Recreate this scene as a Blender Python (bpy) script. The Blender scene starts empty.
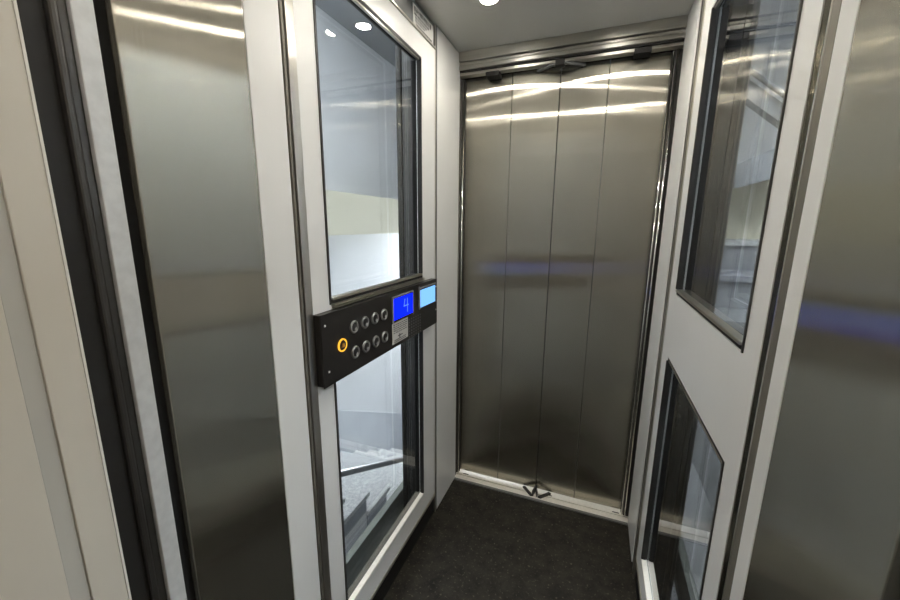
import bpy, bmesh, math, random
from mathutils import Vector, Matrix
random.seed(7)
S = bpy.context.scene
COL = S.collection
XL, XR = -0.617, 0.235          # inner faces of the two cabin side walls
CEIL = 2.072                    # cabin ceiling height
EYE = 1.344

# ------------------------------------------------------------------ materials
def mat(name):
    m = bpy.data.materials.new(name); m.use_nodes = True
    nt = m.node_tree
    for n in list(nt.nodes): nt.nodes.remove(n)
    out = nt.nodes.new('ShaderNodeOutputMaterial')
    return m, nt, out

def principled(name, col, rough=0.5, metal=0.0, noise=0.0, nscale=30.0, bump=0.0, spec=0.5):
    m, nt, out = mat(name)
    b = nt.nodes.new('ShaderNodeBsdfPrincipled')
    b.inputs['Roughness'].default_value = rough
    b.inputs['Metallic'].default_value = metal
    b.inputs['Specular IOR Level'].default_value = spec
    nt.links.new(b.outputs[0], out.inputs[0])
    tc = nt.nodes.new('ShaderNodeTexCoord')
    nz = nt.nodes.new('ShaderNodeTexNoise'); nz.inputs['Scale'].default_value = nscale
    nz.inputs['Detail'].default_value = 5
    nt.links.new(tc.outputs['Object'], nz.inputs['Vector'])
    rp = nt.nodes.new('ShaderNodeValToRGB')
    c = Vector(col)
    lo = c * (1 - noise); hi = c * (1 + noise)
    rp.color_ramp.elements[0].position = 0.35; rp.color_ramp.elements[1].position = 0.65
    rp.color_ramp.elements[0].color = (*lo, 1); rp.color_ramp.elements[1].color = (*[min(1, v) for v in hi], 1)
    nt.links.new(nz.outputs['Fac'], rp.inputs['Fac'])
    nt.links.new(rp.outputs['Color'], b.inputs['Base Color'])
    if bump:
        bp = nt.nodes.new('ShaderNodeBump'); bp.inputs['Strength'].default_value = bump
        bp.inputs['Distance'].default_value = 0.002
        nt.links.new(nz.outputs['Fac'], bp.inputs['Height']); nt.links.new(bp.outputs[0], b.inputs['Normal'])
    return m

def brushed(name, col, rough=0.195, aniso=0.875, rough2=0.32, w2=0.15, diff=0.02, axis=(0, 0, 1)):
    """stainless steel with its grain along axis: highlights stretch across the grain"""
    m, nt, out = mat(name)
    N = nt.nodes.new; L = nt.links.new
    geo = N('ShaderNodeNewGeometry')
    cr = N('ShaderNodeVectorMath'); cr.operation = 'CROSS_PRODUCT'
    L(geo.outputs['Normal'], cr.inputs[0]); cr.inputs[1].default_value = axis
    tc = N('ShaderNodeTexCoord')
    mp = N('ShaderNodeMapping')
    mp.inputs['Scale'].default_value = tuple(6.0 if a else 420.0 for a in axis)
    L(tc.outputs['Object'], mp.inputs['Vector'])
    nz = N('ShaderNodeTexNoise'); nz.inputs['Scale'].default_value = 1.0; nz.inputs['Detail'].default_value = 4
    L(mp.outputs[0], nz.inputs['Vector'])
    big = N('ShaderNodeTexNoise'); big.inputs['Scale'].default_value = 5.0; big.inputs['Detail'].default_value = 3
    L(tc.outputs['Object'], big.inputs['Vector'])
    ad = N('ShaderNodeMath'); ad.operation = 'ADD'
    L(nz.outputs['Fac'], ad.inputs[0]); L(big.outputs['Fac'], ad.inputs[1])
    mr = N('ShaderNodeMapRange'); mr.inputs['From Min'].default_value = 0.7; mr.inputs['From Max'].default_value = 1.3
    mr.inputs['To Min'].default_value = 0.92; mr.inputs['To Max'].default_value = 1.06
    L(ad.outputs[0], mr.inputs['Value'])
    sc = N('ShaderNodeVectorMath'); sc.operation = 'SCALE'
    sc.inputs[0].default_value = col; L(mr.outputs[0], sc.inputs['Scale'])
    g = N('ShaderNodeBsdfAnisotropic')
    g.inputs['Roughness'].default_value = rough; g.inputs['Anisotropy'].default_value = -aniso
    L(sc.outputs[0], g.inputs['Color']); L(cr.outputs[0], g.inputs['Tangent'])
    g2 = N('ShaderNodeBsdfAnisotropic')
    g2.inputs['Roughness'].default_value = rough2; g2.inputs['Anisotropy'].default_value = -0.3
    L(sc.outputs[0], g2.inputs['Color']); L(cr.outputs[0], g2.inputs['Tangent'])
    mx = N('ShaderNodeMixShader'); mx.inputs[0].default_value = w2
    L(g.outputs[0], mx.inputs[1]); L(g2.outputs[0], mx.inputs[2])
    d = N('ShaderNodeBsdfDiffuse'); L(sc.outputs[0], d.inputs['Color'])
    mx2 = N('ShaderNodeMixShader'); mx2.inputs[0].default_value = diff
    L(mx.outputs[0], mx2.inputs[1]); L(d.outputs[0], mx2.inputs[2])
    L(mx2.outputs[0], out.inputs[0])
    return m

def glass(name, tint=(0.965, 0.975, 0.975), ior=1.5, rough=0.0):
    m, nt, out = mat(name)
    N = nt.nodes.new; L = nt.links.new
    t = N('ShaderNodeBsdfTransparent'); t.inputs[0].default_value = (*tint, 1)
    g = N('ShaderNodeBsdfGlossy'); g.inputs['Roughness'].default_value = rough
    f = N('ShaderNodeFresnel'); f.inputs['IOR'].default_value = ior
    mx = N('ShaderNodeMixShader')
    # both faces of a pane reflect from outside-air Fresnel
    geo = N('ShaderNodeNewGeometry')
    ma = N('ShaderNodeMath'); ma.operation = 'MULTIPLY'
    inv = N('ShaderNodeMath'); inv.operation = 'SUBTRACT'; inv.inputs[0].default_value = 1.0
    L(geo.outputs['Backfacing'], inv.inputs[1])
    L(f.outputs[0], ma.inputs[0]); L(inv.outputs[0], ma.inputs[1])
    m2 = N('ShaderNodeMath'); m2.operation = 'MULTIPLY'; m2.inputs[1].default_value = 1.6
    m2.use_clamp = True
    L(ma.outputs[0], m2.inputs[0])
    L(m2.outputs[0], mx.inputs[0]); L(t.outputs[0], mx.inputs[1]); L(g.outputs[0], mx.inputs[2])
    L(mx.outputs[0], out.inputs[0])
    return m

def emit(name, col, strength):
    m, nt, out = mat(name)
    e = nt.nodes.new('ShaderNodeEmission'); e.inputs[0].default_value = (*col, 1); e.inputs[1].default_value = strength
    nt.links.new(e.outputs[0], out.inputs[0])
    return m

STEEL = brushed('stainless_brushed', (0.49, 0.468, 0.40))
STEEL_D = brushed('stainless_recess_shade', (0.20, 0.19, 0.16), rough=0.25, aniso=0.5, w2=0.2)  # stainless darkened in colour to stand for a shaded recess
STEEL_B = brushed('stainless_trim', (0.62, 0.60, 0.55), rough=0.3, aniso=0.5, w2=0.3)
STEEL_Y = brushed('stainless_trim_lengthwise', (0.62, 0.60, 0.55), rough=0.3, aniso=0.5, w2=0.3, axis=(0, 1, 0))
STEEL_X = brushed('stainless_trim_crosswise', (0.58, 0.565, 0.52), rough=0.34, aniso=0.4, w2=0.4, axis=(1, 0, 0))
DARKSTEEL = principled('dark_steel', (0.075, 0.072, 0.068), 0.35, 0.7, 0.1, 8)
GREYSTEEL = principled('grey_painted_steel', (0.20, 0.205, 0.205), 0.45, 0.3, 0.06, 8)
SILL = principled('sill_aluminium', (0.93, 0.90, 0.82), 0.36, 0.2, 0.04, 80)
CHROME = principled('polished_steel', (0.75, 0.74, 0.70), 0.10, 1.0, 0.02)
BROWNB = principled('brown_grey_band', (0.20, 0.185, 0.155), 0.4, 0.4, 0.06, 12)
MIDSTEEL = principled('shaft_steel', (0.05, 0.05, 0.05), 0.4, 0.6, 0.01, 8)
GALV = principled('galvanised_steel', (0.66, 0.68, 0.69), 0.5, 0.2, 0.06, 60)
WHITE = principled('white_laminate', (0.78, 0.78, 0.765), 0.32, 0, 0.012, 3)
SATIN = principled('white_edge', (0.82, 0.80, 0.76), 0.3)
BEIGE = principled('beige_painted_steel', (0.70, 0.67, 0.60), 0.42, 0, 0.015, 5)
GROOVE = principled('beige_groove_shade', (0.56, 0.555, 0.52), 0.45, 0, 0.02, 9)  # greyer beige, the groove's shade put into its colour
BLACK = principled('black_rubber', (0.012, 0.011, 0.010), 0.6, 0, 0.1)
BLACKM = principled('black_gap', (0.006, 0.006, 0.006), 0.9, 0, 0.0)
PANELB = principled('black_satin_plate', (0.020, 0.018, 0.017), 0.33, 0.2, 0.1, 40)
CEILM = principled('ceiling_satin', (0.60, 0.60, 0.575), 0.38, 0.30, 0.02, 4)
PLASTER = principled('pale_blue_plaster', (0.70, 0.715, 0.735), 0.8, 0, 0.02, 3)
CREAM = principled('cream_plaster', (0.66, 0.63, 0.50), 0.75, 0, 0.02, 4)
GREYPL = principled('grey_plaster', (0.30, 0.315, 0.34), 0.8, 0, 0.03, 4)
STONE = principled('speckled_stone', (0.56, 0.57, 0.58), 0.45, 0, 0.16, 55)
STONED = principled('grey_stone', (0.30, 0.31, 0.32), 0.5, 0, 0.1, 30)
LFLOOR = principled('landing_dark_tile', (0.06, 0.055, 0.05), 0.5, 0, 0.1, 6)
LWALL = principled('landing_far_wall', (0.22, 0.21, 0.19), 0.6, 0, 0.03, 4)
GLASS = glass('cabin_glass')
SGLASS = glass('shaft_glass', (0.95, 0.965, 0.97))

def floor_material():
    m, nt, out = mat('dark_mottled_vinyl')
    N = nt.nodes.new; L = nt.links.new
    b = N('ShaderNodeBsdfPrincipled'); b.inputs['Roughness'].default_value = 0.55
    b.inputs['Specular IOR Level'].default_value = 0.35
    tc = N('ShaderNodeTexCoord')
    n1 = N('ShaderNodeTexNoise'); n1.inputs['Scale'].default_value = 16; n1.inputs['Detail'].default_value = 9
    n1.inputs['Roughness'].default_value = 0.72
    L(tc.outputs['Object'], n1.inputs['Vector'])
    r1 = N('ShaderNodeValToRGB')
    e = r1.color_ramp.elements
    e[0].position = 0.36; e[0].color = (0.005, 0.0044, 0.0036, 1)
    e[1].position = 0.66; e[1].color = (0.036, 0.032, 0.024, 1)
    L(n1.outputs['Fac'], r1.inputs['Fac'])
    n2 = N('ShaderNodeTexNoise'); n2.inputs['Scale'].default_value = 95; n2.inputs['Detail'].default_value = 5
    L(tc.outputs['Object'], n2.inputs['Vector'])
    r2 = N('ShaderNodeValToRGB')
    r2.color_ramp.elements[0].position = 0.60; r2.color_ramp.elements[0].color = (0, 0, 0, 1)
    r2.color_ramp.elements[1].position = 0.72; r2.color_ramp.elements[1].color = (1, 1, 1, 1)
    L(n2.outputs['Fac'], r2.inputs['Fac'])
    mx = N('ShaderNodeMix'); mx.data_type = 'RGBA'
    L(r2.outputs['Color'], mx.inputs['Factor']); L(r1.outputs['Color'], mx.inputs['A'])
    mx.inputs['B'].default_value = (0.11, 0.10, 0.075, 1)
    L(mx.outputs['Result'], b.inputs['Base Color'])
    bp = N('ShaderNodeBump'); bp.inputs['Strength'].default_value = 0.25; bp.inputs['Distance'].default_value = 0.002
    L(n1.outputs['Fac'], bp.inputs['Height']); L(bp.outputs[0], b.inputs['Normal'])
    L(b.outputs[0], out.inputs[0])
    return m
FLOORM = floor_material()

# ------------------------------------------------------------------ mesh helpers
class MB:
    def __init__(self): self.bm = bmesh.new()
    def box(self, x0, x1, y0, y1, z0, z1):
        x0, x1 = sorted((x0, x1)); y0, y1 = sorted((y0, y1)); z0, z1 = sorted((z0, z1))
        v = [self.bm.verts.new(p) for p in ((x0,y0,z0),(x1,y0,z0),(x1,y1,z0),(x0,y1,z0),(x0,y0,z1),(x1,y0,z1),(x1,y1,z1),(x0,y1,z1))]
        for f in ((3,2,1,0),(4,5,6,7),(0,1,5,4),(1,2,6,5),(2,3,7,6),(3,0,4,7)):
            self.bm.faces.new([v[i] for i in f])
        return self
    def prism(self, pts, vec):
        """closed outline of 3-D points pushed along vec"""
        vec = Vector(vec)
        a = [self.bm.verts.new(p) for p in pts]; b = [self.bm.verts.new(Vector(p) + vec) for p in pts]
        n = len(a)
        self.bm.faces.new(a[::-1]); self.bm.faces.new(b)
        for i in range(n):
            self.bm.faces.new((a[i], a[(i+1) % n], b[(i+1) % n], b[i]))
        return self
    def lathe(self, prof, origin, axis, seg=32):
        """profile of (radius, height) turned about axis"""
        axis = Vector(axis).normalized()
        q = Vector((0, 0, 1)).rotation_difference(axis); o = Vector(origin)
        rings = []
        for r, h in prof:
            if r < 1e-6:
                rings.append([self.bm.verts.new(o + q @ Vector((0, 0, h)))]); continue
            rings.append([self.bm.verts.new(o + q @ Vector((r*math.cos(2*math.pi*k/seg), r*math.sin(2*math.pi*k/seg), h))) for k in range(seg)])
        for A, B in zip(rings, rings[1:]):
            if len(A) == 1 and len(B) == 1: continue
            for k in range(seg):
                k2 = (k+1) % seg
                if len(A) == 1: self.bm.faces.new((A[0], B[k2], B[k]))
                elif len(B) == 1: self.bm.faces.new((A[k], A[k2], B[0]))
                else: self.bm.faces.new((A[k], A[k2], B[k2], B[k]))
        return self
    def tube(self, pts, r, seg=14):
        pts = [Vector(p) for p in pts]; rings = []
        for i, p in enumerate(pts):
            d = (pts[min(i+1, len(pts)-1)] - pts[max(i-1, 0)]).normalized()
            u = d.orthogonal().normalized() if i == 0 else (u - d*u.dot(d)).normalized()
            w = d.cross(u)
            rings.append([self.bm.verts.new(p + r*(math.cos(2*math.pi*k/seg)*u + math.sin(2*math.pi*k/seg)*w)) for k in range(seg)])
        for A, B in zip(rings, rings[1:]):
            for k in range(seg): self.bm.faces.new((A[k], A[(k+1)%seg], B[(k+1)%seg], B[k]))
        self.bm.faces.new(rings[0][::-1]); self.bm.faces.new(rings[-1])
        return self
    def build(self, name, m, parent=None, bevel=0.0, smooth=False, origin=None):
        bmesh.ops.recalc_face_normals(self.bm, faces=self.bm.faces[:])
        me = bpy.data.meshes.new(name)
        o = bpy.data.objects.new(name, me)
        loc = Vector(origin) if origin else Vector((0, 0, 0))
        if loc.length: bmesh.ops.translate(self.bm, verts=self.bm.verts[:], vec=-loc)
        self.bm.to_mesh(me); self.bm.free()
        if smooth:
            for p in me.polygons: p.use_smooth = True
        me.materials.append(m); COL.objects.link(o)
        if parent is not None:
            o.parent = parent
            pl = Vector((0, 0, 0)); q = parent
            while q is not None: pl += q.location; q = q.parent
            o.location = loc - pl
        else: o.location = loc
        if bevel:
            b = o.modifiers.new('edge', 'BEVEL'); b.width = bevel; b.segments = 2; b.limit_method = 'ANGLE'
            b.harden_normals = False
        return o

def tag(o, label, cat, group=None):
    o['label'] = label; o['category'] = cat
    if group: o['group'] = group
    return o
def empty(name, loc=(0, 0, 0)):
    o = bpy.data.objects.new(name, None); o.location = loc; COL.objects.link(o); o.empty_display_size = 0.05
    return o
def struct(o, label, cat):
    o['kind'] = 'structure'; return tag(o, label, cat)
def copy_tree(o, parent=None):
    c = o.copy(); COL.objects.link(c)
    if parent is not None: c.parent = parent
    for ch in list(o.children): copy_tree(ch, c)
    return c

def sx(side, d):
    """x of a point d metres outward from the inner face of a cabin side wall (side -1 left, 1 right)"""
    return XL - d if side < 0 else XR + d
def sbox(mb, side, d0, d1, y0, y1, z0, z1):
    return mb.box(sx(side, d0), sx(side, d1), y0, y1, z0, z1)

# ------------------------------------------------------------------ cabin floor, ceiling, header, threshold
struct(MB().box(-0.70, 0.32, 0.30, 1.675, -0.04, 0.0).build('floor', FLOORM), 'dark brown mottled vinyl lift cabin floor', 'floor')
struct(MB().box(-0.70, 0.32, 0.30, 1.676, CEIL, CEIL + 0.04).build('ceiling', CEILM), 'grey satin metal cabin ceiling with downlights', 'ceiling')

hd = empty('trim_header', (-0.19, 1.70, 2.0))
struct(hd, 'stepped stainless header above the folding steel doors', 'door header')
MB().box(-0.70, 0.32, 1.678, 1.84, 2.036, 2.11).build('fascia', STEEL_X, hd, 0.002)
MB().box(-0.63, 0.245, 1.686, 1.74, 2.022, 2.034).build('ridge', STEEL_X, hd, 0.003)
MB().box(-0.63, 0.245, 1.682, 1.74, 2.005, 2.020).build('ridge', STEEL_X, hd, 0.002)
MB().box(-0.63, 0.245, 1.690, 1.752, 1.999, 2.0045).build('shadow_gap', BLACK, hd)
MB().box(-0.63, 0.245, 1.700, 1.735, 1.987, 1.9985).build('guide_rail', STEEL_X, hd, 0.001)

th = empty('trim_threshold', (-0.19, 1.70, 0.0))
struct(th, 'grooved bright metal sill under the folding steel doors', 'door sill')
MB().box(-0.62, 0.24, 1.676, 1.690, -0.04, 0.004).build('nosing', GREYSTEEL, th)
MB().box(-0.645, 0.26, 1.690, 1.722, -0.04, 0.003).build('plate', SILL, th)
MB().box(-0.645, 0.26, 1.722, 1.728, -0.04, -0.008).build('groove', DARKSTEEL, th)
MB().box(-0.645, 0.26, 1.728, 1.80, -0.04, 0.003).build('plate', SILL, th)
for x in (-0.585, -0.14, 0.17):
    MB().box(x, x + 0.030, 1.737, 1.741, 0.003, 0.0045).build('slot', DARKSTEEL, th)

# ------------------------------------------------------------------ far folding door
DY = 1.757
door = empty('door_1', (-0.194, DY, 0.0))
struct(door, 'closed four panel brushed stainless folding lift door', 'door')
edges = [-0.634, -0.396, -0.194, -0.006, 0.240]
for i in range(4):
    a, b = edges[i] + 0.0012, edges[i+1] - 0.0012
    if i == 1: b = edges[2] - 0.002
    if i == 2: a = edges[2] + 0.002
    tilt = 0.004 if i in (1, 2) else 0.0
    m = MB()
    y0a, y0b = {0: (DY, DY - .002), 1: (DY - .002, DY), 2: (DY, DY - .002), 3: (DY - .002, DY)}[i]
    m.prism([(a, y0a, 0.012), (b, y0b, 0.012), (b, DY + 0.026, 0.012), (a, DY + 0.026, 0.012)], (0, 0, 1.986))
    m.build('door_panel', STEEL, door, 0.0012)
for x in (-0.396, -0.006):
    MB().tube([(x, DY + 0.001, 0.012), (x, DY + 0.001, 1.975)], 0.0022, 8).build('hinge_line', DARKSTEEL, door, smooth=True)
MB().box(-0.1965, -0.1915, DY + 0.002, DY + 0.02, 0.012, 1.975).build('meeting_seal', BLACK, door)
for x, z in ((-0.473, 1.984), (0.104, 1.992)):
    MB().box(x - 0.030, x + 0.030, DY - 0.058, DY - 0.004, z - 0.013, z + 0.006).build('bumper', BLACK, door, 0.003)
for s in (-1, 1):                                # V-shaped pivots at the top and foot of the meeting edge
    m = MB()
    m.prism([(-0.194 + s*0.010, 1.697, 1.978), (-0.194 + s*0.028, 1.694, 1.978), (-0.194 + s*0.098, 1.742, 1.978), (-0.194 + s*0.088, 1.753, 1.978)], (0, 0, 0.008))
    m.build('pivot_arm', GREYSTEEL, door, 0.001)
    m = MB()
    m.prism([(-0.188 + s*0.012, 1.700, 0.004), (-0.188 + s*0.026, 1.697, 0.004), (-0.188 + s*0.072, 1.745, 0.004), (-0.188 + s*0.060, 1.752, 0.004)], (0, 0, 0.010))
    m.build('pivot_arm', DARKSTEEL, door, 0.001)
MB().box(-0.212, -0.176, 1.692, 1.72, 1.974, 1.9985).build('latch_block', BLACK, door, 0.002)
MB().prism([(-0.205, 1.705, 0.004), (-0.199, 1.703, 0.004), (-0.191, 1.75, 0.004), (-0.195, 1.752, 0.004)], (0, 0, 0.030)).build('pivot_arm', DARKSTEEL, door)
MB().prism([(-0.183, 1.703, 0.004), (-0.178, 1.705, 0.004), (-0.190, 1.752, 0.004), (-0.194, 1.75, 0.004)], (0, 0, 0.030)).build('pivot_arm', DARKSTEEL, door)

# jambs at both sides of the far door
for side, lab in ((-1, 'narrow polished steel jamb at left edge of folding door'), (1, 'narrow polished steel jamb at right edge of folding door')):
    j = empty('trim_jamb', (sx(side, 0.02), 1.73, 0)); struct(j, lab, 'door jamb')
    e = -0.020 if side > 0 else 0.0
    sbox(MB(), side, 0.002, 0.028, 1.697, 1.712, 0.006, 2.003).build('lip', DARKSTEEL, j, 0.002)
    sbox(MB(), side, e + 0.0005, 0.022, 1.728, 1.742, 0.006, 1.985).build('post', DARKSTEEL, j, 0.002)
    MB().tube([(sx(side, e - 0.0035), 1.735, 0.006), (sx(side, e - 0.0035), 1.735, 1.985)], 0.0038, 14).build('bright_edge', CHROME, j, smooth=True)
    MB().tube([(sx(side, e + 0.0085), 1.7235, 0.006), (sx(side, e + 0.0085), 1.7235, 1.985)], 0.004, 14).build('bright_edge', CHROME, j, smooth=True)
    sbox(MB(), side, e - 0.008, 0.014, 1.743, 1.7545, 0.006, 1.985).build('seal', BLACK, j, 0.002)
    sbox(MB(), side, 0.024, 0.10, 1.713, 1.84, -0.04, 2.034).build('return_face', GREYSTEEL, j)

# ------------------------------------------------------------------ side walls
def side_wall(side):
    nm = 'left' if side < 0 else 'right'
    ly = 1.4225 if side < 0 else 1.3915
    w = empty('wall_' + nm, (sx(side, 0.03), 1.0, 0))
    struct(w, 'white laminate %s side wall of the lift cabin' % nm, 'wall')
    sbox(MB(), side, 0.0, 0.045, 1.442 if side < 0 else 1.4725, 1.695, 0.002, CEIL - 0.002).build('return_panel', WHITE, w, 0.0015)
    sbox(MB(), side, 0.0, 0.045, 0.5665, 0.651 if side < 0 else 0.6045, 0.002, CEIL - 0.002).build('front_strip', WHITE, w, 0.0015)
    sbox(MB(), side, 0.006, 0.045, 0.690 if side < 0 else 0.655, ly, 1.989, CEIL - 0.002).build('top_strip', GREYSTEEL, w, 0.001)
    bb = sbox(MB(), side, 0.006, 0.05, 0.690 if side < 0 else 0.655, ly, 0.0, 0.088).build('baseboard_' + nm, BLACK, None, 0.001)
    struct(bb, 'black recessed skirting under the %s glazed panel' % nm, 'baseboard')
    # steel profile strips either side of the glazed panel
    def profile(label, bands):
        t = empty('trim_profile', (sx(side, 0), bands[0][1], 0)); struct(t, label, 'steel profile')
        for (n_, y0, y1, d, m_) in bands:
            sbox(MB(), side, d, 0.04, y0, y1, 0.002, CEIL - 0.002).build(n_, m_, t, 0.0012 if d < 0.01 else 0)
    if side < 0:
        profile('bright steel profile on the near side of the left window', [
            ('gasket', 0.6515, 0.6555, 0.006, BLACK), ('fin', 0.656, 0.6625, 0.000, BROWNB), ('gasket', 0.663, 0.665, 0.006, BLACK),
            ('steel_band', 0.6655, 0.6885, -0.003, STEEL_B), ('gasket', 0.6888, 0.6898, 0.012, BLACK)])
        fy = 0.690
    else:
        profile('brown grey steel profile on the near side of the right window', [
            ('gasket', 0.605, 0.6085, 0.006, BLACK), ('brown_band', 0.609, 0.6305, 0.002, BROWNB),
            ('fin', 0.631, 0.6335, 0.0015, STEEL_B), ('steel_band', 0.634, 0.6545, 0.003, STEEL_D)])
        fy = 0.655
    lab = 'slim steel profile between the %s window and the white return panel' % nm
    if side < 0:
        profile(lab, [('fin', 1.4235, 1.4295, 0.000, STEEL_B), ('gasket', 1.430, 1.4335, 0.010, BLACK), ('steel_band', 1.434, 1.4385, 0.000, GREYSTEEL), ('gasket', 1.4388, 1.4416, 0.010, BLACK)])
    else:
        profile(lab, [('fin', 1.392, 1.402, 0.000, STEEL_B), ('gasket', 1.4025, 1.423, 0.004, BLACK), ('steel_band', 1.4235, 1.446, 0.002, BROWNB), ('gasket', 1.4465, 1.472, 0.004, BLACK)])
    # glazed panel: white frame with an upper and a lower pane
    win = empty('window_1' if side < 0 else 'window_2', (sx(side, 0.02), 1.06, 0.1))
    struct(win, 'white framed %s window of two glass panes in cabin wall' % nm, 'window')
    ya, yb = (0.757, 1.306) if side < 0 else (0.718, 1.294)
    m = MB(); mk = MB()
    for (y0, y1, z0, z1) in ((fy, ya, 0.092, 1.984), (yb, ly, 0.092, 1.984), (ya, yb, 0.092, 0.184), (ya, yb, 0.944, 1.143), (ya, yb, 1.916, 1.984)):
        sbox(m, side, 0.002, 0.0235, y0, y1, z0, z1); sbox(mk, side, 0.024, 0.040, y0, y1, z0, z1)
    for q in (m, mk): bmesh.ops.remove_doubles(q.bm, verts=q.bm.verts[:], dist=1e-5)
    m.build('frame', WHITE, win); mk.build('back_frame', BLACKM, win)
    sbox(MB(), side, -0.004, 0.006, fy, ly, 1.9845, 1.9888).build('edge_trim', STEEL_Y, win)
    for (z0, z1) in ((0.184, 0.944), (1.143, 1.916)):
        p = sbox(MB(), side, 0.017, 0.023, ya + 0.004, yb - 0.004, z0 + 0.004, z1 - 0.004).build('pane', GLASS, win)
        g = MB()
        t = 0.009
        for (y0, y1, q0, q1) in ((ya + .0005, ya + t, z0 + .0005, z1 - .0005), (yb - t, yb - .0005, z0 + .0005, z1 - .0005), (ya + t, yb - t, z0 + .0005, z0 + t), (ya + t, yb - t, z1 - t, z1 - .0005)):
            sbox(g, side, 0.004, 0.0165, y0, y1, q0, q1)
        g.build('gasket', BLACK, win)
        for zz in ((z0 + 0.0095, z0 + 0.017), ):
            sbox(MB(), side, -0.002, 0.016, ya + t, yb - t, *zz).build('bead', SILL if z0 < 0.5 else STEEL_Y, win, 0.002)
        sbox(MB(), side, -0.003, 0.012, yb - t - 0.008, yb - t - 0.0005, z0 + 0.018, z1 - t).build('bead', BLACK, win, 0.002)
        sbox(MB(), side, -0.0008, 0.0018, ya - 0.003, ya + 0.001, z0, z1).build('bead', DARKSTEEL, win)
        sbox(MB(), side, 0.003, 0.012, ya + t, yb - t, z1 - t - 0.006, z1 - t - 0.0003).build('bead', STEEL_Y, win, 0.002)
    sbox(MB(), side, -0.002, 0.0018, fy + 0.002, ly - 0.002, 0.093, 0.106).build('edge_trim', STEEL_Y, win, 0.001)
    if side < 0:
        for zz in (1.1335, 1.1400): sbox(MB(), side, -0.010, 0.0018, 0.762, 1.30, zz, zz + 0.0040).build('edge_trim', STEEL_Y, win, 0.001)
    # folded leaf of the near door
    d = empty('door_2' if side < 0 else 'door_3', (sx(side, 0), 0.46, 0))
    struct(d, 'folded brushed stainless door leaf at the %s of the near opening' % nm, 'door')
    sbox(MB(), side, 0.0, 0.024, 0.357, 0.565, 0.010, CEIL - 0.03).build('door_panel', STEEL, d, 0.0015)
    sbox(MB(), side, 0.027, 0.051, 0.357, 0.565, 0.010, CEIL - 0.03).build('door_panel', STEEL, d, 0.0015)
    # landing frame beside it
    f = empty('trim_landing_frame', (sx(side, 0), 0.30, 0))
    struct(f, 'dark and light metal landing door frame at the %s of the near opening' % nm, 'door frame')
    sbox(MB(), side, 0.012, 0.06, 0.3365, 0.356, 0.0, 2.15).build('dark_gap_seal', BLACKM, f)  # solid black strip painting the shade of an open gap
    sbox(MB(), side, -0.002, 0.06, 0.311, 0.336, 0.0, 2.15).build('light_strip', GALV, f, 0.0015)
    sbox(MB(), side, 0.004, 0.06, 0.300, 0.3105, 0.0, 2.15).build('dark_profile', DARKSTEEL, f, 0.0015)
    sbox(MB(), side, 0.000, 0.06, 0.290, 0.2995, 0.0, 2.15).build('dark_profile', DARKSTEEL, f, 0.003)
    sbox(MB(), side, 0.008, 0.06, 0.2635, 0.2895, 0.0, 2.15).build('dark_gap_seal', BLACK, f)
side_wall(-1); side_wall(1)

# landing wall pieces just outside the near opening
wl = empty('wall_landing', (XL, 0.0, 0)); struct(wl, 'beige painted steel landing wall left of the lift opening', 'wall')
sbox(MB(), -1, 0.0, 0.06, -3.3, 0.2015, 0, 2.5).build('panel', BEIGE, wl, 0.001)
sbox(MB(), -1, 0.003, 0.06, 0.2018, 0.222, 0, 2.5).build('groove', GROOVE, wl, 0.001)
sbox(MB(), -1, 0.0, 0.06, 0.2222, 0.2600, 0, 2.5).build('panel', BEIGE, wl, 0.001)
sbox(MB(), -1, -0.0005, 0.06, 0.2601, 0.2630, 0, 2.5).build('edge_strip', SATIN, wl)
wr = sbox(MB(), 1, 0.0, 0.06, -3.3, 0.263, 0, 2.5).build('wall_landing', BEIGE, None)
struct(wr, 'beige painted landing wall right of the lift opening', 'wall')
struct(MB().box(-0.68, 0.30, -3.40, -3.30, 0, 2.5).build('wall_landing', LWALL), 'beige landing wall facing the lift opening', 'wall')
struct(MB().box(-0.68, 0.30, -3.4, 0.2985, -0.04, 0.0).build('floor_landing', LFLOOR), 'grey stone landing floor before the lift', 'floor')
struct(MB().box(-0.68, 0.30, -3.4, 0.262, 2.5, 2.54).build('ceiling_landing', PLASTER), 'pale landing ceiling before the lift', 'ceiling')
struct(MB().box(-0.68, 0.30, 0.2625, 0.299, 2.15, 2.54).build('wall_landing', BEIGE), 'beige wall strip above the near lift opening', 'wall')

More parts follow.
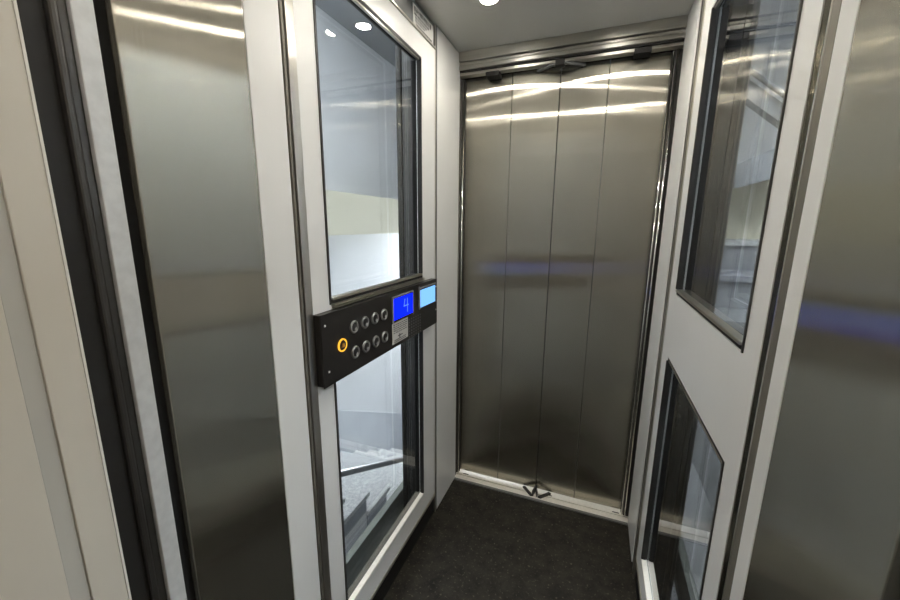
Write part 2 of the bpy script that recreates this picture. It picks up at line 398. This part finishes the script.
# ------------------------------------------------------------------ control panel
CP = empty('control_panel', (XL + 0.001, 1.034, 1.04))
tag(CP, 'black horizontal lift control panel with buttons and two blue screens on the left wall', 'control panel')
XF = -0.592
MB().box(XL - 0.0015, XF - 0.003, 0.688, 1.381, 0.949, 1.1305).build('housing', PANELB, CP, 0.002)
MB().box(XF - 0.003, XF, 0.686, 1.383, 0.947, 1.132).build('faceplate', PANELB, CP, 0.0012)
RING = principled('button_ring_steel', (0.42, 0.42, 0.41), 0.28, 0.9, 0.02)
BCAP = principled('button_black', (0.02, 0.02, 0.02), 0.35, 0, 0.05)
AMBER = emit('amber_light', (1.0, 0.50, 0.05), 1.1)
MARKG = principled('button_mark_grey', (0.35, 0.35, 0.34), 0.5)
WMARK = principled('screw_bright', (0.9, 0.9, 0.88), 0.3, 0.0)
AX = (1, 0, 0)
def button(y, z, digit):
    b = MB().lathe([(0.0, 0.0), (0.0115, 0.0), (0.0115, 0.0035), (0.0, 0.0050)], (XF, y, z), AX, 28).build('button', BCAP, CP, origin=(XF, y, z), smooth=False)
    MB().lathe([(0.0118, 0.0), (0.0178, 0.0), (0.0178, 0.0025), (0.0160, 0.0048), (0.0130, 0.0044), (0.0118, 0.0028), (0.0118, 0.0)], (XF, y, z), AX, 32).build('ring', RING, b, smooth=True)
    # raised plate at the foot of each button
    MB().lathe([(0.0, 0.0), (0.0048, 0.0), (0.0048, 0.001), (0.0, 0.0014)], (XF + 0.0036, y + 0.004, z - 0.006), AX, 16).build('tactile_dot', MARKG, b)
    return b
for k in range(4):
    button(0.814 + 0.0513*k, 1.073, k); button(0.815 + 0.0513*k, 1.0015, k)
al = MB().lathe([(0.0, 0.0), (0.0125, 0.0), (0.0125, 0.0035), (0.0, 0.0045)], (XF, 0.761, 1.038), AX, 28).build('alarm_button', BCAP, CP, origin=(XF, 0.761, 1.038))
al['label'] = 'black button with amber lit ring and bell mark'
MB().lathe([(0.0142, 0.0), (0.0174, 0.0), (0.0174, 0.003), (0.0160, 0.0044), (0.0146, 0.0040), (0.0142, 0.0)], (XF, 0.761, 1.038), AX, 32).build('ring', AMBER, al, smooth=True)
bell = []
for k in range(9):
    a = math.pi * k / 8
    bell.append((XF + 0.0042, 0.761 + 0.0052*math.cos(a), 1.0385 + 0.0058*math.sin(a)))
bell += [(XF + 0.0042, 0.761 - 0.0075, 1.0330), (XF + 0.0042, 0.761 + 0.0075, 1.0330)]
MB().prism(bell, (0.0008, 0, 0)).build('bell_mark', principled('amber_mark', (0.45, 0.22, 0.03), 0.5), al)
for (y, z) in ((0.700, 1.104), (0.706, 0.985), (1.371, 1.100), (1.371, 1.005)):
    MB().lathe([(0.0, 0.0), (0.0030, 0.0), (0.0026, 0.0014), (0.0, 0.0018)], (XF, y, z), AX, 14).build('screw', WMARK, CP)
# floor display reading 4
BEZ = principled('screen_bezel', (0.36, 0.36, 0.38), 0.3, 0.4)
fd = MB().box(XF, XF + 0.003, 1.020, 1.163, 1.034, 1.116).build('floor_display', PANELB, CP)
fd['label'] = 'deep blue floor display showing 4'
m = MB()
for (y0, y1, z0, z1) in ((1.018, 1.0235, 1.032, 1.118), (1.1595, 1.165, 1.032, 1.118), (1.0235, 1.1595, 1.1125, 1.118)): m.box(XF, XF + 0.0045, y0, y1, z0, z1)
m.build('bezel', BEZ, fd, 0.0005)
MB().box(XF + 0.003, XF + 0.0036, 1.0255, 1.1575, 1.040, 1.110).build('screen', emit('screen_blue', (0.0022, 0.010, 1.0), 2.4), fd)
LIT = emit('screen_digit', (0.12, 0.27, 1.0), 0.9)
m = MB()
def stroke(m, y0, z0, y1, z1, w, x=XF + 0.0036, t=0.0005):
    d = Vector((0, y1-y0, z1-z0)).normalized(); n = Vector((0, -d.z, d.y)) * w/2
    a, b = Vector((x, y0, z0)), Vector((x, y1, z1))
    m.prism([a-n, b-n, b+n, a+n], (t, 0, 0))
stroke(m, 1.100, 1.099, 1.092, 1.074, 0.0036); stroke(m, 1.090, 1.075, 1.126, 1.075, 0.0036); stroke(m, 1.117, 1.099, 1.117, 1.051, 0.0036)
m.build('digit', LIT, fd)
sd = MB().box(XF, XF + 0.003, 1.214, 1.360, 1.040, 1.113).build('status_display', PANELB, CP)
sd['label'] = 'pale blue lit status screen'
m = MB()
for (y0, y1, z0, z1) in ((1.212, 1.2175, 1.038, 1.122), (1.2175, 1.362, 1.1135, 1.118)): m.box(XF, XF + 0.0045, y0, y1, z0, z1)
m.build('bezel', BEZ, sd, 0.0005)
MB().box(XF + 0.003, XF + 0.0036, 1.2195, 1.356, 1.043, 1.109).build('screen', emit('screen_pale', (0.20, 0.48, 1.0), 1.15), sd)
# data plate and speaker holes
PAPER = principled('label_grey', (0.50, 0.49, 0.46), 0.5); INK = principled('label_ink', (0.02, 0.02, 0.02), 0.6)
lp = MB().box(XF, XF + 0.001, 1.016, 1.124, 0.960, 1.030).build('data_plate', PAPER, CP)
lp['label'] = 'small grey data plate with fine printed lines'
m = MB()
for k in range(5):
    z = 1.022 - 0.0068*k; y = 1.024
    while y < 1.112:
        w = random.uniform(0.006, 0.018); m.box(XF + .001, XF + 0.0013, y, min(y + w, 1.116), z, z + 0.0026); y += w + 0.004
m.box(XF + .001, XF + .0013, 1.052, 1.084, 0.980, 0.983); m.box(XF + .001, XF + .0013, 1.062, 1.067, 0.972, 0.988)
for k in range(2): m.box(XF + .001, XF + .0013, 1.026, 1.108, 0.964 + .006*k, 0.966 + .006*k)
m.build('print', INK, lp)
m = MB()
for i in range(6):
    for j in range(7):
        m.lathe([(0.0, 0.0), (0.0027, 0.0), (0.0027, 0.0006), (0.0, 0.0007)], (XF, 1.136 + 0.0175*i, 0.950 + 0.0105*j + 0.004), AX, 8)
sp = m.build('speaker_grille', principled('hole_grey', (0.22, 0.22, 0.22), 0.5), CP)

# ------------------------------------------------------------------ notice above the left window
nt_ = empty('safety_notice', (XL + 0.004, 1.328, 2.02))
tag(nt_, 'small white notice plate with black printed lines above the left window', 'notice')
MB().box(sx(-1, 0.0055), sx(-1, 0.0035), 1.247, 1.41, 1.9895, 2.056).build('plate', principled('notice_white', (0.72, 0.72, 0.69), 0.4), nt_)
m = MB()
def words(z, h, y0, y1, lo, hi):
    y = y0
    while y < y1:
        w = random.uniform(lo, hi); m.box(sx(-1, 0.0035), sx(-1, 0.0032), y, min(y + w, y1), z, z + h); y += w + 0.0045
def glyphs(z, h, y0, y1):
    y = y0                                        # heavy headline letters
    while y < y1:
        w = random.uniform(0.006, 0.009)
        m.box(sx(-1, 0.0035), sx(-1, 0.0032), y, y + 0.0028, z, z + h)
        m.box(sx(-1, 0.0035), sx(-1, 0.0032), y + 0.0028, y + w, z + random.choice((0, h*0.4, h*0.75)), z + h*random.choice((0.25, 0.65, 1)))
        y += w + 0.0035
glyphs(2.0350, 0.0150, 1.256, 1.385); words(2.0260, 0.0060, 1.256, 1.372, 0.012, 0.026)
words(2.0170, 0.0055, 1.262, 1.352, 0.008, 0.018); words(2.0085, 0.0045, 1.262, 1.340, 0.010, 0.02); words(1.9985, 0.0050, 1.270, 1.395, 0.008, 0.02)
m.build('printed_lines', INK, nt_)

# ------------------------------------------------------------------ downlights
LAMP = emit('downlight_led', (1.0, 0.94, 0.83), 240.0)
spots = [(-0.392, 1.345, 'round recessed downlight in the far left of the cabin ceiling'), (0.012, 1.345, 'round recessed downlight in the far right of the cabin ceiling'),
         (-0.392, 0.80, 'round recessed downlight in the near left of the cabin ceiling'), (0.012, 0.80, 'round recessed downlight in the near right of the cabin ceiling')]
first = None
for x, y, lab in spots:
    if first is None:
        first = empty('ceiling_light', (x, y, CEIL))
        MB().lathe([(0.0, -0.0025), (0.027, -0.0025), (0.027, -0.001), (0.0, -0.001)], (x, y, CEIL), (0, 0, 1), 32).build('lens', LAMP, first)
        MB().lathe([(0.0275, -0.0005), (0.0275, -0.004), (0.034, -0.004), (0.037, -0.0005)], (x, y, CEIL), (0, 0, 1), 32).build('trim_ring', STEEL_B, first, smooth=True)
        o = first
    else:
        o = copy_tree(first); o.location = (x, y, CEIL)
    tag(o, lab, 'ceiling light', 'downlights in the cabin ceiling')

# ------------------------------------------------------------------ shaft: glass, columns, beams
for side in (-1, 1):
    nm = 'left' if side < 0 else 'right'
    g = empty('wall_shaft', (sx(side, 0.09), 1.0, 0)); struct(g, 'clear glass lift shaft wall beyond the %s window' % nm, 'glass wall')
    sbox(MB(), side, 0.086, 0.094, 0.36, 1.2965, -0.03, 2.6).build('pane', SGLASS, g)
    sbox(MB(), side, 0.080, 0.100, 1.2970, 1.3055, -0.03, 2.6).build('joint', BLACK, g)
    sbox(MB(), side, 0.086, 0.094, 1.306, 1.388, -0.03, 2.6).build('pane', SGLASS, g)
    c = empty('shaft_column', (sx(side, 0.12), 1.45, 0)); struct(c, 'dark steel corner column of the shaft behind the %s glass' % nm, 'column')
    sbox(MB(), side, 0.066, 0.128, 1.392, 1.445, -0.6, 2.6).build('post', MIDSTEEL, c, 0.004)
    sbox(MB(), side, 0.060, 0.075, 1.4455, 1.452, -0.6, 2.6).build('flange', GREYSTEEL, c, 0.002)
    sbox(MB(), side, 0.060, 0.15, 1.455, 1.60, -0.6, 2.6).build('post', DARKSTEEL, c, 0.004)
    for z in ((0.665, 0.705, 0.745, 0.785) if side > 0 else (0.55, 1.20, 1.65)):
        MB().lathe([(0.0, -0.012), (0.006, -0.010), (0.008, 0.0), (0.0, 0.0)], (sx(side, 0.072 if side > 0 else 0.0658), 1.3918 if side > 0 else 1.40, z), (0, 1, 0) if side > 0 else (1, 0, 0), 14).build('bolt', DARKSTEEL, c)
    e = empty('shaft_beam', (sx(side, 0.17), 1.0, 0.1)); struct(e, 'grey green horizontal steel beam at the foot of the %s shaft glass' % nm, 'beam')
    GB = principled('beam_grey_green_' + nm, (0.24, 0.26, 0.235), 0.5, 0.2, 0.03)
    sbox(MB(), side, 0.160, 0.188, 0.3, 2.2, -0.045, 0.098).build('web', GB, e, 0.002)
    s = sbox(MB(), side, 0.062, 0.158, 0.36, 1.355, -0.12, -0.045).build('floor_shaft_ledge', STONE, None)
    sl = empty('shaft_fill_light', (sx(side, 0.12), 1.0, 2.30)); tag(sl, 'added unseen fill lamp high in the shaft beyond the %s window' % nm, 'lamp')  # added fill lamp, out of view, brightening the foot of the shaft
    sbox(MB(), side, 0.0945, 0.15, 0.5, 1.25, 2.30, 2.32).build('back_plate', WHITE, sl)
    sbox(MB(), side, 0.10, 0.145, 0.52, 1.23, 2.285, 2.2995).build('diffuser', emit('shaft_fill_' + nm, (0.93, 0.97, 1.0), 110.0 if side < 0 else 40.0), sl)
    struct(s, 'pale speckled stone ledge below the %s shaft glass' % nm, 'ledge')

# ------------------------------------------------------------------ stairwell on the left
struct(MB().box(-2.25, -2.10, 0.0, 5.2, -2.6, 3.0).build('wall_stair_left', PLASTER), 'pale blue plaster stairwell wall seen through the left glass', 'wall')
struct(MB().box(-2.10, -1.80, 0.51, 5.15, 1.2625, 1.579).build('trim_wall_band', CREAM, None, 0.002), 'cream band across the left stairwell wall', 'wall band')  # band deepened into a slab so it shades the wall above
m = MB(); m.prism([(-2.099, 1.2, 0.40), (-2.099, 4.9, -1.55), (-2.099, 4.9, -2.55), (-2.099, 1.2, -2.55)], (0.014, 0, 0))
struct(m.build('trim_dado', principled('pale_grey_dado', (0.57, 0.595, 0.63), 0.7, 0, 0.03, 6)), 'pale grey sloping dado on the left stairwell wall', 'dado')
struct(MB().box(-2.25, -0.2, 5.15, 5.25, -2.6, 3.0).build('wall_stair_far', PLASTER), 'pale far wall of the left stairwell', 'wall')
struct(MB().box(-2.25, -0.75, 0.36, 0.50, -2.6, 3.0).build('wall_stair_near', PLASTER), 'pale near wall of the left stairwell', 'wall')
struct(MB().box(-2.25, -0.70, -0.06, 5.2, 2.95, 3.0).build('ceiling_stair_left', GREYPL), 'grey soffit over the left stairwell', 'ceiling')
struct(MB().box(-2.25, -0.70, -0.06, 5.2, -2.66, -2.6).build('floor_stair_left', STONED), 'grey stone floor at the foot of the left stairwell', 'floor')
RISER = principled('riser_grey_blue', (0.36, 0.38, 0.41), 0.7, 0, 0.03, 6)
st = empty('staircase', (-1.6, 1.67, -0.3)); tag(st, 'pale stone stairs going down beyond the left glass', 'staircase')
m = MB(); mt = []
for k in range(-3, 9):
    y1 = 1.67 + 0.23*k; z1 = -0.224 - 0.13*k
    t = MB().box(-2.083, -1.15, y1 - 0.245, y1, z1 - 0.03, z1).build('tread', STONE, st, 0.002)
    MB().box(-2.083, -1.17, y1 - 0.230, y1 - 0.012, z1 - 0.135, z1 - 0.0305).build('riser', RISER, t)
m = MB(); m.prism([(-1.18, 0.60, 0.239), (-1.18, 3.51, -1.407), (-1.18, 3.51, -2.599), (-1.18, 0.60, -2.599)], (-0.10, 0, 0))
m.build('stringer', PLASTER, st)
MB().box(-2.083, -1.29, 0.60, 3.4, -2.599, -1.95).build('base', PLASTER, st)
hr = empty('handrail', (-1.1, 1.4, 0.1)); tag(hr, 'dull metal tube handrail sloping down beside the left stairs', 'handrail')
rail = [(-1.11, 0.90, 0.35), (-1.11, 1.396, 0.098), (-1.11, 2.10, -0.260), (-1.11, 3.4, -0.92)]
MB().tube(rail, 0.019).build('rail', principled('handrail_grey', (0.30, 0.30, 0.31), 0.3, 0.7, 0.03), hr, smooth=True)
for y in (1.02, 2.95):
    z = 0.098 - (y - 1.396)*0.5085
    zt = max(-0.224 - 0.13*math.ceil((y - 1.67)/0.23), -9)
    MB().tube([(-1.11, y, z - 0.012), (-1.11, y, zt - 0.26)], 0.011, 10).build('baluster', GREYSTEEL, hr, smooth=True)

# ------------------------------------------------------------------ stairwell on the right
struct(MB().box(1.75, 1.90, 0.0, 4.3, -2.6, 3.0).build('wall_stair_right', PLASTER), 'pale plaster stairwell wall beyond the right glass', 'wall')
struct(MB().box(0.40, 1.90, 4.25, 4.35, -2.6, 3.0).build('wall_stair_back', PLASTER), 'pale back wall of the right stairwell', 'wall')
struct(MB().box(0.32, 1.90, -0.06, 0.06, -2.6, 3.0).build('wall_stair_front', PLASTER), 'pale near wall of the right stairwell', 'wall')
struct(MB().box(0.32, 1.90, -0.06, 4.3, 2.95, 3.0).build('ceiling_stair_right', PLASTER), 'pale soffit over the right stairwell', 'ceiling')
struct(MB().box(0.32, 1.90, -0.06, 4.3, -2.66, -2.6).build('floor_stair_right', STONED), 'grey stone floor under the right stairs', 'floor')
struct(MB().box(0.60, 1.749, 3.36, 3.50, 1.245, 1.72).build('wall_stair_parapet', CREAM), 'cream wall above the top step seen through the right glass', 'wall')
s2 = empty('staircase', (1.1, 2.6, 0.9)); tag(s2, 'dark grey stairs climbing away beyond the right glass', 'staircase')
for k in range(0, 6):
    y0 = 3.0 - 0.36*k; zt = 1.262 - 0.195*k
    t = MB().box(0.56, 1.749, y0 - 0.02, y0 + 0.36, zt - 0.035, zt).build('tread', STONED if k else STONE, s2, 0.002)
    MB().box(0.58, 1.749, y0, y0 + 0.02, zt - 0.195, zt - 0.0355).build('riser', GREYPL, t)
MB().box(0.60, 1.74, 1.25, 3.34, -2.599, 0.05).build('base', PLASTER, s2)
fl = empty('stair_flight', (1.1, 3.1, 1.8)); tag(fl, 'grey upper stair flight crossing behind the right glass', 'stair flight')
m = MB(); m.prism([(0.60, 3.02, 1.535), (1.74, 3.02, 1.86), (1.74, 3.02, 2.18), (0.784, 3.02, 1.735), (0.60, 3.02, 1.66)], (0, 0.33, 0))
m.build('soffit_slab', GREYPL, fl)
m = MB(); m.prism([(0.40, 2.62, 2.36), (1.6, 2.62, 1.36 + .02), (1.6, 2.62, 1.28), (0.40, 2.62, 2.27)], (0, 0.08, 0))
m.build('stringer', GREYSTEEL, fl, 0.002)
MB().tube([(0.42, 2.60, 2.375), (1.6, 2.60, 1.40)], 0.012).build('stringer_rail', GREYSTEEL, fl, smooth=True)

# ------------------------------------------------------------------ added stair fill lamps, landing lamp
def wall_lamp(name, loc, size, m, label, axis):
    t = empty(name, loc); tag(t, label, 'lamp')
    x, y, z = loc; w, h = size
    if axis == 'y':
        MB().box(x-w/2-.01, x+w/2+.01, y, y+.02, z-h/2-.01, z+h/2+.01).build('back_plate', WHITE, t, 0.003)
        MB().box(x-w/2, x+w/2, y+.021, y+.05, z-h/2, z+h/2).build('diffuser', m, t, 0.006)
    elif axis == 'x':
        MB().box(x-.02, x, y-w/2-.01, y+w/2+.01, z-h/2-.01, z+h/2+.01).build('back_plate', WHITE, t, 0.003)
        MB().box(x-.05, x-.021, y-w/2, y+w/2, z-h/2, z+h/2).build('diffuser', m, t, 0.006)
    elif axis == 'yb':
        MB().box(x-w/2-.01, x+w/2+.01, y-.02, y, z-h/2-.01, z+h/2+.01).build('back_plate', WHITE, t, 0.003)
        MB().box(x-w/2, x+w/2, y-.05, y-.021, z-h/2, z+h/2).build('diffuser', m, t, 0.006)
    else:
        MB().box(x-w/2-.01, x+w/2+.01, y-h/2-.01, y+h/2+.01, z-.02, z).build('back_plate', WHITE, t, 0.003)
        MB().box(x-w/2, x+w/2, y-h/2, y+h/2, z-.05, z-.021).build('diffuser', m, t, 0.006)
    return t
fw = wall_lamp('wall_fill_light', (-1.35, 5.149, 0.85), (0.9, 0.5), emit('stair_fill_far', (0.93, 0.965, 1.0), 58.0), 'added cool white fill lamp on the far stairwell wall', 'yb')  # out-of-view lamp added to brighten the left stairwell wall
struct(MB().box(-1.79, -0.75, 4.6, 5.149, 1.20, 1.42).build('ceiling_stair_blocker', PLASTER), 'added pale slab blocking lamp light above the lower left stairs', 'slab')  # unseen slab added to keep the far lamp off the upper wall
wall_lamp('ceiling_light', (-1.35, 1.2, 2.949), (0.5, 0.3), emit('stair_fill_high', (0.97, 0.98, 1.0), 50.0), 'added cool white fill lamp on the ceiling of the left stairwell', 'z')  # unseen lamp added to lift the dim upper stairwell wall
wall_lamp('ceiling_light', (1.25, 1.7, 2.949), (0.6, 0.6), emit('stair_fill_right', (0.92, 0.96, 1.0), 45.0), 'added cool white square fill lamp on the ceiling of the right stairwell', 'z')  # unseen lamp added to brighten the view of the right stairs
wall_lamp('ceiling_light', (-0.10, -0.35, 2.499), (0.3, 0.3), emit('landing_light_warm', (1.0, 0.90, 0.78), 16.0), 'warm square lamp on the landing ceiling', 'z')

# ------------------------------------------------------------------ world, camera, view
w = bpy.data.worlds.new('World'); S.world = w; w.use_nodes = True
w.node_tree.nodes['Background'].inputs[0].default_value = (0.8, 0.87, 1.0, 1)
w.node_tree.nodes['Background'].inputs[1].default_value = 0.12

cam = bpy.data.cameras.new('camera'); co = bpy.data.objects.new('camera', cam); COL.objects.link(co)
cam.sensor_width = 36.0; cam.lens = 374.0/900*36; cam.clip_start = 0.01
right = Vector((0.93204724, 0.36223872, 0.00842924)); up = Vector((-0.07889569, 0.1801849, 0.9804636)); back = Vector((0.35364305, -0.91450342, 0.19651992))
M = Matrix((right, up, back)).transposed().to_4x4(); M.translation = (0, 0, EYE)
co.matrix_world = M
S.camera = co
S.view_settings.view_transform = 'Standard'; S.view_settings.look = 'None'
S.view_settings.gamma = 1; S.view_settings.exposure = 0.27; S.view_settings.use_curve_mapping = False
S.cycles.max_bounces = 12; S.cycles.transparent_max_bounces = 16; S.cycles.sample_clamp_indirect = 20.0
S.cycles.use_denoising = True
